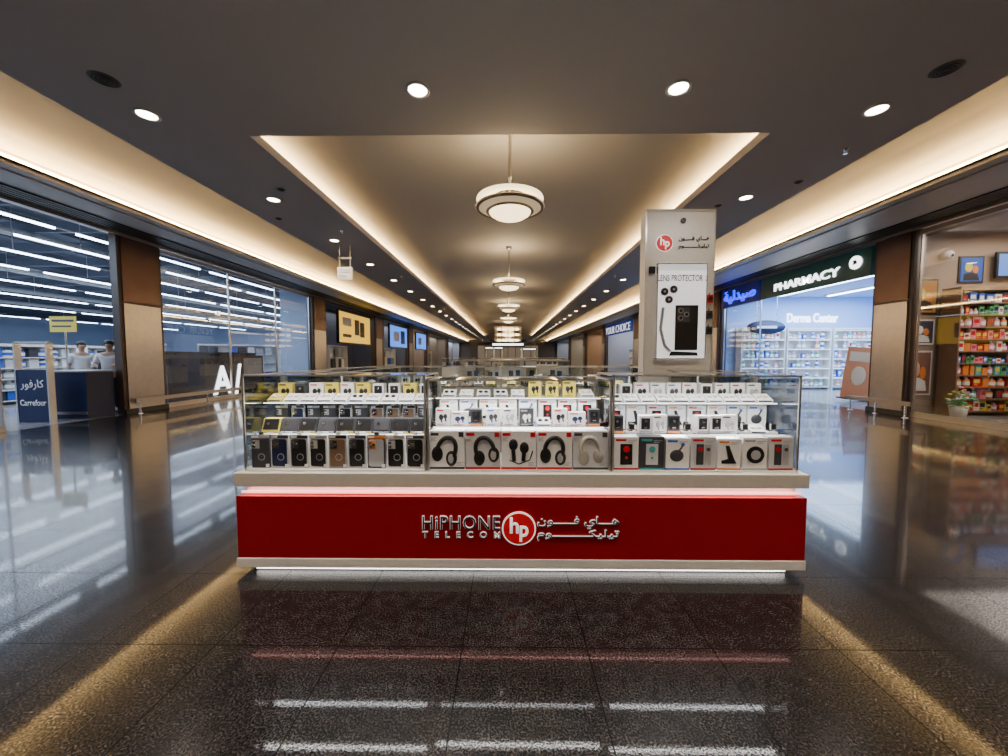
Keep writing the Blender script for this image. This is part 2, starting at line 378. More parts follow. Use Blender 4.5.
for k in range(12):
    a=2*math.pi*k/12; q.box(1.05*math.cos(a)-.03,1.05*math.cos(a)+.03,1.05*math.sin(a)-.03,1.05*math.sin(a)+.03,0,1.6)
q.cyl((0,0,.1),(0,0,2.8),.04); q.lathe((0,0,1.6),[(1.1,0),(.0,.25)],24); q.obj('cage',bronze,t)
t=thing('hanging_sign',(-4.35,10.2,3.45),'small cream rectangular sign hung by two rods','sign')
M().box(-.2,.2,-.03,.03,0,.34).obj('sign_panel',cream,t,bevel=.01)
M().box(-.15,.15,-.04,-.031,.2,.28).box(-.15,.05,-.04,-.031,.08,.14).obj('sign_marking',grey,t)
q=M(); q.cyl((-.14,0,.34),(-.14,0,.9),.012,seg=8).cyl((.14,0,.34),(.14,0,.9),.012,seg=8).box(-.18,.18,-.03,.03,.55,.60); q.obj('hanging_rod',frame_m,t)
# ---------------------------------------------------------------- kiosk
K0,K1=-1.745,1.89; KY=2.345; KB=4.95
kt=thing('kiosk_counter',((K0+K1)/2,KY,0),'red and white mall kiosk counter with lit base','counter')
kx=(K0+K1)/2; hw=(K1-K0)/2; D=KB-KY; dp=.5
def ring(m,ins,z0,z1,mi=0):
    a=hw-ins
    m.box(-a,a,ins,dp,z0,z1,mi); m.box(-a,a,D-dp,D-ins,z0,z1,mi)
    m.box(-a,-hw+dp,dp,D-dp,z0,z1,mi); m.box(hw-dp,a,dp,1.05,z0,z1,mi); m.box(hw-dp,a,1.45,D-dp,z0,z1,mi)
    return m
ring(M(),.07,0,.045).obj('plinth',dark,kt)
ring(M(),.0,.045,.107).obj('base_trim',white,kt,bevel=.004)
ring(M(),.006,.107,.512).obj('red_panel',red,kt,bevel=.003,label='glossy red fascia panel')
ring(M(),.05,.512,.575).obj('recess_band',white,kt)
ring(M(),-.0,.575,.663).obj('worktop',cream,kt,bevel=.004,label='cream white laminate worktop')
M().box(-hw+.09,hw-.09,.055,.068,.008,.036).obj('base_light',led_w,kt,label='white LED strip under base')
M().box(-hw+.02,hw-.02,.04,.049,.52,.535).obj('recess_light',led_r,kt,label='pink-red LED strip under worktop')
area((kx,KY+.03,.03),(rad(60),0,0),3.4,.02,1.5,(1,.95,.9),'kiosk_base_light')
area((kx,KY+.02,.56),(rad(20),0,0),3.5,.02,2.0,(1,.5,.45),'kiosk_recess_light')
def put(s,xa,xb,z,h,sp=1.0,off=.0,eo=.016):
    c=(xa+xb)/2-kx
    text(s,xb-xa+.005,h+.005,(c-.0015,.005,z+.001),FY,silver,kt,'lettering_edge',.010,off+eo,sp)
    text(s,xb-xa,h,(c,-.005,z),FY,black,kt,'lettering',.004,off,sp)
put('HiPHONE',-.541,-.050,.347,.086,1.1,-.005)
put('TELECOM',-.541,-.050,.268,.038,2.4,-.012,.028)
put(AR2+' '+AR1,.190,.705,.350,.078,1,.0)
put(AR3,.190,.705,.268,.068,1,.0)
def badge(parent,x,z,r,y0):
    M().cyl((x,y0,z),(x,y0-.008,z),r,seg=48).obj('badge_rim',logow,parent)
    M().cyl((x,y0-.008,z),(x,y0-.012,z),r*.92,seg=48).obj('badge_disc',redb,parent)
    text('h',r*.52,r*.96,(x-r*.27,y0-.012,z+r*.22),FY,logow,parent,'badge_letter',.003,.02)
    text('p',r*.52,r*.96,(x+r*.30,y0-.012,z-r*.28),FY,logow,parent,'badge_letter',.003,.02)
badge(kt,.070-kx,.312,.108,.004)
# ---------------------------------------------------------------- display cases
glass_sh=glass_mat('shelf_glass',(.78,.83,.83),1.0,.05)
def case(x0,x1,y0,y1,zt,levels,name='display_case',led=True,lab='clear glass display case with aluminium edges and shelves',front=True):
    cx=(x0+x1)/2; t=thing(name,(cx,y0,.664),lab,'display case',group='kiosk glass cases')
    a=(x1-x0)/2; d=y1-y0; h=zt-.664; g=.005
    M().box(-a+.002,a-.002,0,d,0,.010).obj('case_base',white,t)
    P=[(-a+.004,a-.004,d-.002-g,d-.002,.01,h-.002),(-a+.002,-a+.002+g,.008,d-.008,.01,h-.002),(a-.002-g,a-.002,.008,d-.008,.01,h-.002),(-a+.008,a-.008,.008,d-.008,h-.004-g,h-.004)]
    if front: P.append((-a+.004,a-.004,.002,.002+g,.01,h-.002))
    for (b0,b1,c0,c1,e0,e1) in P:
        M().box(b0,b1,c0,c1,e0,e1).obj('glass_panel',glass,t)
    q=M(); r=.009
    for sx in (-a,a-r*1.4):
        for sy in (0,d-r): q.box(sx,sx+r*1.4,sy,sy+r,0.01,h)
    for sy in (0,d-r): q.box(-a,a,sy,sy+r,h-r,h)
    for sx in (-a,a-r): q.box(sx,sx+r,r,d-r,h-r,h)
    q.obj('case_frame',frame_m,t)
    for (z,ys) in levels:
        M().box(-a+.014,a-.014,ys-y0,d-.01,z-.664-.008,z-.664).obj('glass_shelf',glass_sh,t)
        if led: M().box(-a+.014,a-.014,ys-y0-.006,ys-y0,z-.664-.006,z-.664).obj('shelf_light',led_s,t)
        if led: area((cx,ys-.02,z-.004),(rad(-12),0,0),x1-x0-.06,.02,1.6,(.97,.98,1),'case_shelf_light')
    if led: area((cx,y0+.05,zt-.012),(rad(12),0,0),x1-x0-.06,.03,3.6,(1,.97,.93),'case_top_light')
    return t
Y0=2.385; Y1=2.84
XA,XB,XC,XD=-1.70,-.52,.66,1.845
case(XA,XB-.004,Y0,Y1,1.285,[(.885,2.50),(1.085,2.58)],front=False)
case(XB+.004,XC-.004,Y0,Y1,1.255,[(.93,2.52),(1.115,2.62)],lab='lower central glass display case with two shelves',front=False)
case(XC+.004,XD,Y0,Y1,1.285,[(.885,2.50),(1.085,2.58)],front=False)
case(XA,XA+.44,2.86,4.42,1.285,[(1.05,2.90)],led=False)
case(XD-.42,XD,2.86,3.38,1.285,[(1.05,2.90)],led=False)
case(XD-.42,XD,3.82,4.42,1.285,[(1.05,3.86)],led=False)
case(XA,-.1,4.46,4.93,1.285,[(1.05,4.5)],led=False)
case(-.09,XD,4.46,4.93,1.285,[(1.05,4.5)],led=False)
area((kx,4.7,1.27),(0,0,0),3.3,.05,8,(1,.97,.93),'case_top_light')
area((XA+.22,3.6,1.27),(0,0,0),.05,1.4,4,(1,.97,.93),'case_top_light')
def lines(m,x0,x1,z,n,mi,y,h=.004,gap=.009):
    for k in range(n): m.box(x0,x1-(x1-x0)*.3*(k%2),y,y+.0012,z-k*gap-h,z-k*gap,mi)
def k_case(body,backm,accent,n=3):
    m=M(); m.box(-.048,.048,-.010,.010,0,.178,0)
    m.box(-.012,.012,-.003,.003,.178,.192,0)
    # phone case with rounded corners
    r=.012; pts=[]
    for (cx,cz,a0) in ((.028,.144,0),(-.028,.144,90),(-.028,.022,180),(.028,.022,270)):
        for k in range(4): a=rad(a0+30*k); pts.append((cx+r*math.cos(a),cz+r*math.sin(a)))
    m.poly(pts,'y',-.0145,-.010,1)
    m.box(-.037,-.001,-.017,-.0145,.106,.150,2)
    for (u,v) in ((-.028,.139),(-.028,.118),(-.011,.128))[:n]: m.cyl((u,-.017,v),(u,-.020,v),.0085,seg=12,mi=3)
    m.cyl((.008,-.0145,.060),(.008,-.0153,.060),.019,seg=20,mi=4); m.cyl((.008,-.0153,.060),(.008,-.0160,.060),.015,seg=20,mi=1)
    m.box(-.048,.048,-.0112,-.010,.160,.177,2); m.box(-.044,-.01,-.0118,-.0112,.163,.172,5); m.box(.03,.046,-.0150,-.010,.004,.022,5)
    return m.obj('phone_case_pack',[body,backm,accent,chrome,grey,paper],bevel=.001,cat='phone case',label='hanging pack with phone case, camera cutouts visible')
def k_head(body,cup,var):
    m=M(); W=.112; m.box(-W,W,-.045,.045,0,.248,0); y=-.047
    if var!=4:
        pts=[]
        cx=.012 if var==1 else -.004; cz=.128; tl=rad((-18,14,-8,10)[var%4])
        def rt(u,v): return (cx+u*math.cos(tl)-v*math.sin(tl),cz+u*math.sin(tl)+v*math.cos(tl))
        for k in range(17):
            a=rad(-20+220*k/16); u,v=rt(.058*math.cos(a),.080*math.sin(a)); pts.append((u,y,v))
        m.tube(pts,.014,8,1)
        for p in pts: m.ball(p,.014,1,8)
        for s in (-1,1):
            u,v=rt(s*.048,-.046); m.ball((u,y,v),(.036,.012,.050),1,16)
        u,v=rt(.046,-.046); m.ball((u,y-.008,v),(.020,.008,.032),2,12)
    else:
        for s in (-1,1):
            m.ball((s*.035,y,.15-s*.01),(.030,.012,.038),1,14); m.cyl((s*.035,y,.13),(s*.03,y,.055),.013,seg=8,mi=1)
        m.tube([(-.06,y,.06),(0,y,.035),(.07,y,.06),(.09,y,.12)],.004,6,1)
    m.box(-.105,-.055,y,-.045,.218,.236,3); lines(m,-.105,-.070,.205,3,2,y+.0006); lines(m,.06,.105,.045,3,2,y+.0006); m.box(.075,.105,y,-.045,.210,.240,3)
    m.box(-W,W,-.0458,-.045,0,.014,3)
    return m.obj('headphone_box',[body,cup,grey,redp if var%3 else charcoal],bevel=.002,cat='headphone box',label='retail box printed with over-ear headphones')
def k_ear(body,ink,acc,w=.10,h=.125,d=.045):
    m=M(); m.box(-w/2,w/2,-d/2,d/2,0,h,0); y=-d/2-.0015
    m.ball((-w*.12,y+.001,h*.5),(w*.17,.004,h*.18),1,12); m.ball((w*.18,y+.001,h*.55),(w*.14,.004,h*.15),1,12)
    m.cyl((-w*.12,y,h*.35),(-w*.06,y,h*.2),.006,seg=6,mi=1); m.cyl((w*.18,y,h*.45),(w*.22,y,h*.25),.006,seg=6,mi=1)
    m.box(-w*.42,w*.05,y,-d/2,h*.84,h*.92,2); lines(m,-w*.4,w*.3,h*.12,2,2,y+.0005,.003,.006)
    return m.obj('earbud_box',[body,ink,acc],bevel=.0015,cat='earphone box',label='small retail carton printed with wireless earbuds')
def k_power(body,acc):
    m=M(); m.box(-.04,.04,-.03,.03,0,.12,0); m.box(-.04,.04,-.0315,-.03,.0,.018,1)
    m.box(-.028,.028,-.036,-.030,.03,.105,2); m.cyl((0,-.036,.085),(0,-.038,.085),.009,seg=14,mi=3); m.box(-.012,.012,-.0375,-.036,.04,.046,3)
    return m.obj('power_bank_box',[body,acc,black,chrome],bevel=.002,cat='power bank',label='small carton with black power bank on its face')
def k_slab(body,face):
    m=M(); m.poly([(-.035,0),(.04,0),(.04,.085),(-.005,.085),(-.035,.012)],'x',-.055,.055,0)
    m.poly([(-.0385,.02),(-.0115,.083),(-.0085,.083),(-.0355,.02)],'x',-.046,.046,1)
    m.box(-.02,.02,-.0365,-.035,.002,.010,2); m.box(-.05,.05,-.0355,-.0345,.001,.011,3)
    m.cyl((-.02,-.0262,.055),(-.02,-.0275,.0556),.010,seg=14,mi=2)
    return m.obj('charging_bank',[body,face,chrome,yellow if face is black else grey],bevel=.003,cat='power bank',label='dark slab power bank leaning on its carton')
def k_tray(body,ink):
    m=M(); m.poly([(-.035,0),(.035,0),(.035,.055),(-.035,.018)],'x',-.052,.052,0)
    for dx in (-.022,.022): m.ball((dx,-.004,.040),(.016,.016,.010),1,12)
    m.box(-.045,.045,-.0362,-.035,.004,.014,2)
    return m.obj('accessory_stand',[body,ink,charcoal],bevel=.0015,cat='display stand',label='sloped white stand showing small wireless accessory')
def k_watch(strap,face):
    m=M(); m.box(-.035,.035,-.03,.03,0,.012,2)
    pts=[(0,.028*math.cos(rad(a)),.045+.032*math.sin(rad(a))) for a in range(0,361,24)]
    for i in range(len(pts)-1):
        p,q=pts[i],pts[i+1]
        m.quad([(-.011,p[1],p[2]),(.011,p[1],p[2]),(.011,q[1],q[2]),(-.011,q[1],q[2])],0)
    m.box(-.019,.019,-.036,-.025,.026,.068,1); m.box(-.015,.015,-.0375,-.036,.03,.064,3)
    return m.obj('smart_watch',[strap,chrome,paper,face],bevel=.001,cat='watch',label='smart watch with looped strap on white stand')
def k_tall(body,ink,acc,kind=0):
    m=M(); m.box(-.07,.07,-.035,.035,0,.19,0); y=-.0365
    if kind==0:
        m.box(-.034,.034,y-.004,y+.001,.030,.150,1); m.cyl((0,y-.004,.12),(0,y-.007,.12),.018,seg=18,mi=2)
        m.cyl((0,y-.004,.07),(0,y-.006,.07),.008,seg=10,mi=2)
    elif kind==1:
        m.ball((-.005,y,.085),(.042,.008,.036),1,14); m.tube([(-.005,y,.10),(.02,y,.13),(.03,y,.15)],.006,6,1); m.ball((.03,y,.152),(.012,.006,.012),2,8)
    elif kind==3:
        m.cyl((0,y+.001,.090),(0,y-.005,.090),.050,seg=28,mi=1); m.cyl((0,y-.005,.090),(0,y-.007,.090),.028,seg=24,mi=2)
    elif kind==4:
        m.box(-.04,.0,y-.003,y+.001,.03,.15,1); m.box(.008,.042,y-.003,y+.001,.03,.15,3)
        m.cyl((-.02,y-.003,.12),(-.02,y-.006,.12),.013,seg=16,mi=2); m.cyl((.025,y-.003,.12),(.025,y-.006,.12),.011,seg=16,mi=1)
    else:
        m.poly([(-.045,.04),(.045,.04),(.03,.068),(-.002,.15),(-.022,.15),(-.005,.068),(-.045,.058)],'y',y-.004,y+.001,1)
    m.box(-.06,.0,y,-.035,.165,.178,2); lines(m,.01,.06,.17,2,3,y+.0006); m.box(-.07,.07,y,-.035,0,.010,2)
    return m.obj('gadget_box',[body,ink,acc,grey],bevel=.002,cat='gadget box',label='upright retail carton printed with an electronic gadget')
PR=[]
def proto(fn,*a):
    o=fn(*a); o['_u']=0; PR.append(o); return o
pg=mat('pale_grey_card',(.60,.61,.64),.5)
pc=[proto(k_case,pg,black,charcoal),proto(k_case,charcoal,charcoal,grey,2),proto(k_case,pg,navy,charcoal),proto(k_case,grey,mat('bronze_case',(.20,.12,.07),.4),black),proto(k_case,paper,black,grey,2),proto(k_case,charcoal,grey,orange)]
hp=[proto(k_head,paper,black,0),proto(k_head,pg,black,1),proto(k_head,paper,black,4),proto(k_head,pg,mat('cream_plastic',(.42,.40,.36),.4),3),proto(k_head,paper,black,2)]
eb=[proto(k_ear,paper,black,redp),proto(k_ear,paper,grey,charcoal),proto(k_ear,charcoal,paper,grey),proto(k_ear,paper,charcoal,blue),proto(k_ear,yellow,black,black),proto(k_ear,paper,navy,redp,.12,.10)]
pb=[proto(k_power,charcoal,orange),proto(k_power,black,yellow),proto(k_power,paper,grey),proto(k_power,charcoal,teal)]
sl=[proto(k_slab,charcoal,black),proto(k_slab,charcoal,charcoal),proto(k_slab,yellow,black)]
ts=[proto(k_tray,paper,white),proto(k_tray,paper,black),proto(k_tray,yellow,paper),proto(k_tray,pg,black)]
sw=[proto(k_watch,black,black),proto(k_watch,paper,charcoal),proto(k_watch,orange,black)]
tb=[proto(k_tall,paper,black,redp,0),proto(k_tall,paper,charcoal,blue,1),proto(k_tall,charcoal,pg,teal,0),proto(k_tall,paper,black,orange,2),proto(k_tall,pg,charcoal,redp,4),proto(k_tall,paper,black,grey,3)]
def use(p,x,y,z,rz=0,rx=0,s=1,group=None):
    rot=(rad(rx),0,rad(rz))
    if p['_u']==0:
        p['_u']=1; p.location=(x,y,z); p.rotation_euler=rot; p.scale=(s,s,s)
        if group: p['group']=group
        return p
    return inst(p,(x,y,z),rot,(s,s,s),group)
def row(protos,x0,x1,n,y,z,jit=3,group=None,s=1.,rx=0,order=False):
    for k in range(n):
        x=x0+(x1-x0)*(k+.5)/n; use(protos[k%len(protos)] if order else R.choice(protos),x,y,z,R.uniform(-jit,jit),rx,s,group)
z0=.675
row([pc[1],pc[2],pc[0],pc[4],pc[3],pc[0],pc[5],pc[4],pc[0]],XA+.02,XB-.02,9,Y0+.05,z0,2,'phone case packs in the bottom of the case',1.22,0,True)
use(sl[2],XA+.09,2.56,.886,0,0,1.1,'power banks on the middle shelf')
row([sl[0],sl[1]],XA+.155,XB-.02,8,2.56,.886,4,'power banks on the middle shelf',1.12)
row(pc[:4],XA+.02,XB-.02,10,2.69,.886,3,'phone case packs behind on the middle shelf',.93)
row([ts[0],ts[2],ts[0],ts[1]],XA+.02,XB-.02,10,2.635,1.086,6,'sloped stands on the top shelf')
row([eb[0],eb[1],eb[4],pb[2],pb[0]],XA+.02,XB-.02,10,2.75,1.086,4,'cartons at the back of the top shelf',1.0)
hs=[hp[0],hp[1],hp[2],hp[4],hp[3]]
for k in range(5): use(hs[k],XB+.128+k*.231,Y0+.066,z0+.0005,0,0,1,'headphone boxes in the bottom of the case')
row([eb[0],eb[5],pb[0],eb[3],eb[1],eb[2],ts[1]],XB+.02,XC-.02,10,2.57,.931,3,'earbud cartons on the middle shelf',.95,0,True)
row([tb[5],tb[0],tb[3],tb[1]],XB+.03,XC-.03,8,2.69,.931,2,'cartons behind on the middle shelf',.88)
row([ts[0],ts[1],ts[3],eb[4]],XB+.04,XC-.04,9,2.70,1.116,6,'sloped stands on the top shelf',.9)
for k in range(7): use(tb[[0,2,1,4,3,5,4][k]],XC+.100+k*.1645,Y0+.06,z0,R.uniform(-1,1),0,(1.12,1.12,1.08,1.12,1.05,1.1,1.12)[k],'gadget boxes in the bottom of the case')
row([sw[0],sw[1],eb[1],pb[2],pb[0],ts[0],sw[0]],XC+.03,XD-.03,12,2.55,.886,8,'small gadgets on the middle shelf',1.0)
row([tb[0],tb[1],tb[3],tb[5]],XC+.03,XD-.03,8,2.68,.886,3,'cartons behind on the middle shelf',.92)
row([ts[0],ts[0],ts[1]],XC+.02,XD-.02,10,2.635,1.086,6,'sloped stands on the top shelf')
row([eb[0],eb[1],pb[2],eb[3]],XC+.02,XD-.02,10,2.75,1.086,4,'cartons at the back of the top shelf',1.0)
for k in range(9):
    y=2.98+k*.165
    use(R.choice(eb+pb),XA+.2,y,1.051,R.uniform(80,100),0,1,'cartons in the side case'); use(R.choice(pc),XA+.15,y,z0,90,0,1,'packs in the side case')
for k in range(3): use(R.choice(eb),XD-.2,2.96+k*.16,1.051,R.uniform(-100,-80),0,1,'cartons in the side case')
row(eb+ts,XA+.05,-.14,10,4.68,1.051,8,'cartons in the rear case')
row(eb+ts,-.04,XD-.05,11,4.68,1.051,8,'cartons in the rear case')
row(tb,XA+.05,-.16,7,4.68,z0,5,'boxes in the rear case')
row(tb,-.03,XD-.06,9,4.68,z0,5,'boxes in the rear case')
# ---------------------------------------------------------------- tower
glow_p=mat('bright_panel',(.85,.85,.86),.5,emis=(1,.99,.97),es=.55)  # emission added to make the panel face brighter
tx,ty=1.525,3.43; tt=thing('display_tower',(tx,ty,0),'tall cream display tower with lens protector showcase','display tower')
M().box(-.305,.305,0,.13,0,1.38).box(-.305,.305,0,.13,2.22,2.69).box(-.305,-.21,0,.13,1.38,2.22).box(.225,.305,0,.13,1.38,2.22).box(-.21,.225,.06,.13,1.38,2.22).obj('tower_body',cream,tt)
M().box(-.307,.307,-.010,0,2.68,2.70).box(-.307,-.298,-.010,0,.7,2.69).box(.298,.307,-.010,0,.7,2.69).obj('edge_trim',frame_m,tt)
M().box(-.205,.220,-.008,.0,1.385,2.215).obj('graphic_panel',glow_p,tt,label='white graphic panel with dark phone picture')
text('LENS PROTECTOR',.40,.055,(.008,-.009,2.10),FY,charcoal,tt,'lettering',.003,.005)
badge(tt,-.14,2.405,.075,-.001)
text(AR2+' '+AR1,.27,.055,(.12,-.004,2.44),FY,black,tt,'lettering_arabic',.004,.01); text(AR3,.27,.05,(.12,-.004,2.375),FY,black,tt,'lettering_arabic',.004,.01)
M().cyl((.02,-.001,2.60),(.02,-.02,2.60),.022,seg=16).obj('dark_hole',black,tt)  # black disc stands in for the shade of a small hole
q=M(); q.box(-.03,.17,-.018,-.008,1.46,1.86)
q.box(-.015,.095,-.022,-.018,1.71,1.84,3)
for (u,v) in ((.012,1.81),(.012,1.745),(.062,1.777)): q.cyl((u,-.022,v),(u,-.028,v),.023,seg=20,mi=1); q.cyl((u,-.028,v),(u,-.030,v),.015,seg=20,mi=0)
for (u,v) in ((-.13,1.98),(-.05,2.0),(-.09,1.91)): q.cyl((u,-.008,v),(u,-.014,v),.036,seg=24,mi=1); q.cyl((u,-.014,v),(u,-.016,v),.028,seg=24,mi=0); q.cyl((u,-.016,v),(u,-.017,v),.012,seg=16,mi=2)
q.tube([(-.14,-.012,1.84),(-.16,-.012,1.65),(-.12,-.012,1.50),(-.07,-.012,1.45)],.014,8,2)
q.poly([(-.08,1.41),(.18,1.41),(.17,1.44),(-.06,1.45)],'y',-.014,-.008,0)
q.obj('phone_graphic',[black,mat('ring_grey',(.25,.25,.27),.35),mat('soft_grey_print',(.35,.36,.4),.5),charcoal],tt)
M().box(-.21,-.204,-.05,-.008,1.38,2.22).box(.219,.225,-.05,-.008,1.38,2.22).box(-.21,.225,-.05,-.008,1.38,1.388).box(-.21,.225,-.05,-.008,2.212,2.22).obj('showcase_frame',chrome,tt)
for z in (1.88,1.74,1.60): M().box(.240,.292,-.03,-.001,z,z+.07).cyl((.266,-.03,z+.035),(.266,-.036,z+.035),.02,seg=16,mi=1).cyl((.266,-.01,z+.07),(.266,-.01,z+.09),.004,seg=6,mi=1).obj('hanging_accessory',[redp if z>1.8 else charcoal,black],tt,label='small clip-on accessory hung on tower edge')
M().box(-.27,-.22,-.02,-.001,2.14,2.20).obj('corner_tag',black,tt)
area((tx,ty-.45,2.66),(rad(25),0,0),.5,.05,2,(1,.95,.9),'tower_light')
# ---------------------------------------------------------------- second kiosks down the corridor
def kiosk2(x,y,w,d,lab,tall=None):
    t=thing('distant_kiosk',(x,y,0),lab,'kiosk')
    M().box(-w/2,w/2,0,d,0,.85).obj('counter_body',white,t,bevel=.01)
    M().box(-w/2+.02,w/2-.02,.02,d-.02,.85,1.3).obj('glass_case',glass,t)
    M().box(-w/2,w/2,0,d,1.3,1.33).obj('case_top',frame_m,t)
    q=M()
    for k in range(int(w/.16)):
        xx=-w/2+.1+k*.16; q.box(xx,xx+.1,.1,.18,.851,.95+.15*R.random(),k%3)
    q.obj('stock',[paper,charcoal,blue],t)
    if tall:
        for sx in (-w/2+.1,w/2-.2): M().box(sx,sx+.1,d/2,d/2+.1,1.33,tall).obj('post',white,t)
        M().box(-w/2,w/2,d/2-.1,d/2+.2,tall,tall+.3).obj('header_board',charcoal,t)
        M().box(-w/2+.1,w/2-.1,d/2-.11,d/2-.1,tall+.1,tall+.2).obj('header_light',sign_w,t)
    return t
kiosk2(.1,8.6,2.6,2.2,'white mall kiosk with glass cases of accessories')
kiosk2(0.0,19,1.8,2.0,'white mall kiosk with lit header board on posts',1.9)
kiosk2(-3.2,24,2.0,1.6,'white mall kiosk with glass case')
kiosk2(3.2,28,2.0,1.6,'white mall kiosk with glass case')
kiosk2(-1.5,40,2.0,1.6,'white mall kiosk with lit header board on posts',2.2)
kiosk2(2.5,46,2.0,1.6,'white mall kiosk with lit header board on posts',2.2)
# ---------------------------------------------------------------- store goods
def boxproto(m,i):
    q=M(); q.box(-.5,.5,-.5,.5,0,1,0); q.box(-.36,.36,-.51,-.5,.35,.75,1); q.box(-.3,.1,-.51,-.5,.15,.22,1)
    return q.obj('product_carton',[m,(paper,yellow,redp,navy,orange)[i%5] if m is not paper else (blue if i%2 else redp)],cat='carton',label='retail carton with printed front panel')
def botproto(m,i):
    q=M(); q.lathe((0,0,0),[(0,0),(.42,0),(.5,.04),(.5,.62),(.42,.72),(.18,.78),(.18,.84)],14,0); q.lathe((0,0,0),[(.24,.82),(.24,1.0),(0,1.0)],12,1)
    q.lathe((0,0,0),[(.505,.18),(.505,.52)],14,1)
    return q.obj('product_bottle',[m,paper if m is not paper else blue],cat='bottle',label='plastic bottle with cap and printed label band')
GB=[boxproto(m,i) for i,m in enumerate(PAL[:11])]; GT=[botproto(m,i) for i,m in enumerate([paper,grey,blue,teal,pink,orange,green])]
for o in GB+GT: o['_u']=0
CNT=[0]
def use2(p,loc,rz,sc,group):
    if p['_u']==0:
        p['_u']=1; p.location=loc; p.rotation_euler=(0,0,rz); p.scale=sc; p['group']=group; return
    inst(p,loc,(0,0,rz),sc,group)
def shelving(x,y,w,h,d,nsh,rz,protos,step,grp,lab,body=white,fill=.85,lit=None,vary=0,zr=0):
    t=thing('shelving_unit',(x,y,0.005),lab,'shelf unit',(0,0,rz))
    M().box(-w/2,w/2,d-.03,d,0,h).obj('back_panel',body,t)
    for s in (-w/2,w/2-.03): M().box(s,s+.03,0,d-.03,0,h).obj('side_panel',body,t)
    M().box(-w/2,w/2,0,d,h,h+.08).obj('header',body,t)
    ca,sa=math.cos(rz),math.sin(rz)
    gap=(h-.12)/nsh; q=M(); nq=0
    for k in range(nsh):
        z=.12+k*gap; st=step*(1+R.uniform(-vary,vary)); pp=protos
        if vary: pp=R.sample(protos,min(5,len(protos)))
        M().box(-w/2+.03,w/2-.03,0,d-.03,z-.03,z).obj('shelf_board',body,t)
        if lit: M().box(-w/2+.04,w/2-.04,.0,.02,z+gap-.045,z+gap-.032).obj('shelf_light',lit,t)
        xx=-w/2+.05+st/2
        while xx<w/2-.05-st/2:
            if R.random()<fill:
                p=R.choice(pp); bw=st*R.uniform(.7,.93); bh=min(gap*.84,st*R.uniform(.9,2.2)); ly=.04+bw*.4
                stuff=False
                if p in GB:
                    CNT[0]+=1; stuff=CNT[0]>290
                if stuff:
                    q.box(xx-bw/2,xx+bw/2,ly-bw*.35,ly+bw*.35,z+.001,z+.001+bh,R.randrange(6)); nq+=1
                else: use2(p,(x+ca*xx-sa*ly,y+sa*xx+ca*ly,.006+z),rz+rad(R.uniform(-zr,zr)),(bw,bw*.7,bh),grp)
            xx+=st
    if nq:
        q.obj('stock',[paper,grey,charcoal,pg,blue,paper],t,kind='stuff')
    return t
woodl=mat('light_wood',(.25,.15,.09),.5,var=.2,scale=6)
RG=[GB[1],GB[1],GB[4],GB[7],GB[0],GB[3],GB[5],GB[6],GB[8],GB[2]]
shelving(11.9,9.0,2.7,2.95,.4,10,0,RG+GT[3:6],.15,'boxed toys on shop shelves','tall shelving packed with colourful boxed toys',woodl,1.0,None,.4,10)
shelving(12.0,7.9,1.9,1.15,.4,3,rad(-10),RG+GT,.17,'boxed toys on low shelves','low shelving with colourful boxed toys behind shop glass',woodl,1.0,None,.3,10)
for k in range(3): shelving(10.9+k*1.95,16.3,1.85,2.55,.4,6,0,GT+GT+[GB[0],GB[5]],.2,'bottles on chemist shelves','white chemist wall shelving packed with skincare bottles',white,.8,led_s)
shelving(13.2,13.2,1.8,1.25,.4,3,0,GT+GB[:1],.16,'bottles on chemist gondola','low white chemist gondola with bottles')
MU=[GB[0],GB[10],GB[2],GB[5],GB[0],GB[10]]
for k in range(3): shelving(-11.4,11.8+k*2.1,2.0,1.5,.45,4,rad(90),MU+[GB[4]],.25,'cartons on store gondolas','low black store gondola stacked with cartons',black,.9)
for k in range(4): shelving(-14.5,4.5+k*3.3,3.0,1.7,.45,5,rad(90),MU+GT[:3],.28,'goods on store shelves','white supermarket shelving stacked with goods',white,.9)
for k in range(4): shelving(-15-k*1.2,21.0+k*4.5,3.6,2.0,.45,4,rad(40),MU,.42,'goods on store shelves','white supermarket shelving stacked with goods',white,.9)
# ---------------------------------------------------------------- shops: rooms
m=M(); m.box(9.6,17,16.8,17,0,4.9); m.box(17,17.2,9.6,17,0,4.9); m.box(9.56,17,9.6,9.7,0,4.9); m.obj('wall_chemist',cw,kind='structure')
M().box(9.62,17,9.7,16.8,4.0,4.1).obj('ceiling_chemist',cw,kind='structure')
m=M(); m.box(9.56,14,9.5,9.6,0,4.9); m.box(14,14.2,2.5,9.6,0,4.9); m.box(9.6,14,2.4,2.5,0,4.9); m.obj('wall_toy_shop',mat('warm_wall',(.36,.27,.20),.6),kind='structure')
M().box(9.7,14,2.5,9.5,4.4,4.5).obj('ceiling_toy_shop',mat('toy_shop_ceiling',(.3,.28,.26),.6),kind='structure')
area((13,13.2,3.95),(0,0,0),5.5,5.5,750,(.50,.70,1),'chemist_fill_light')  # unseen fill light added under the tubes to brighten the chemist
area((11.8,6.5,4.3),(0,0,0),3.5,5,270,(1,.86,.72),'toy_shop_light')
for x in (11.3,13.3,15.3):
    t=thing('linear_ceiling_light',(x,0,3.9),'white linear LED batten fixed to chemist ceiling','ceiling light')
    M().box(-.05,.05,10.5,16,0,.03).obj('light_tube',tube_e,t); M().box(-.08,.08,10.4,16.1,.03,.1).obj('housing',white,t)
t=thing('wall_lettering',(13.3,16.78,3.1),'glowing white raised letters on chemist wall','sign')
text('Derma Center',2.2,.40,(0,0,0),FY,sign_w,t,'lettering',.03,.01)
t=thing('oval_sign',(10.45,15.5,2.6),'dark blue oval hanging sign in chemist','sign')
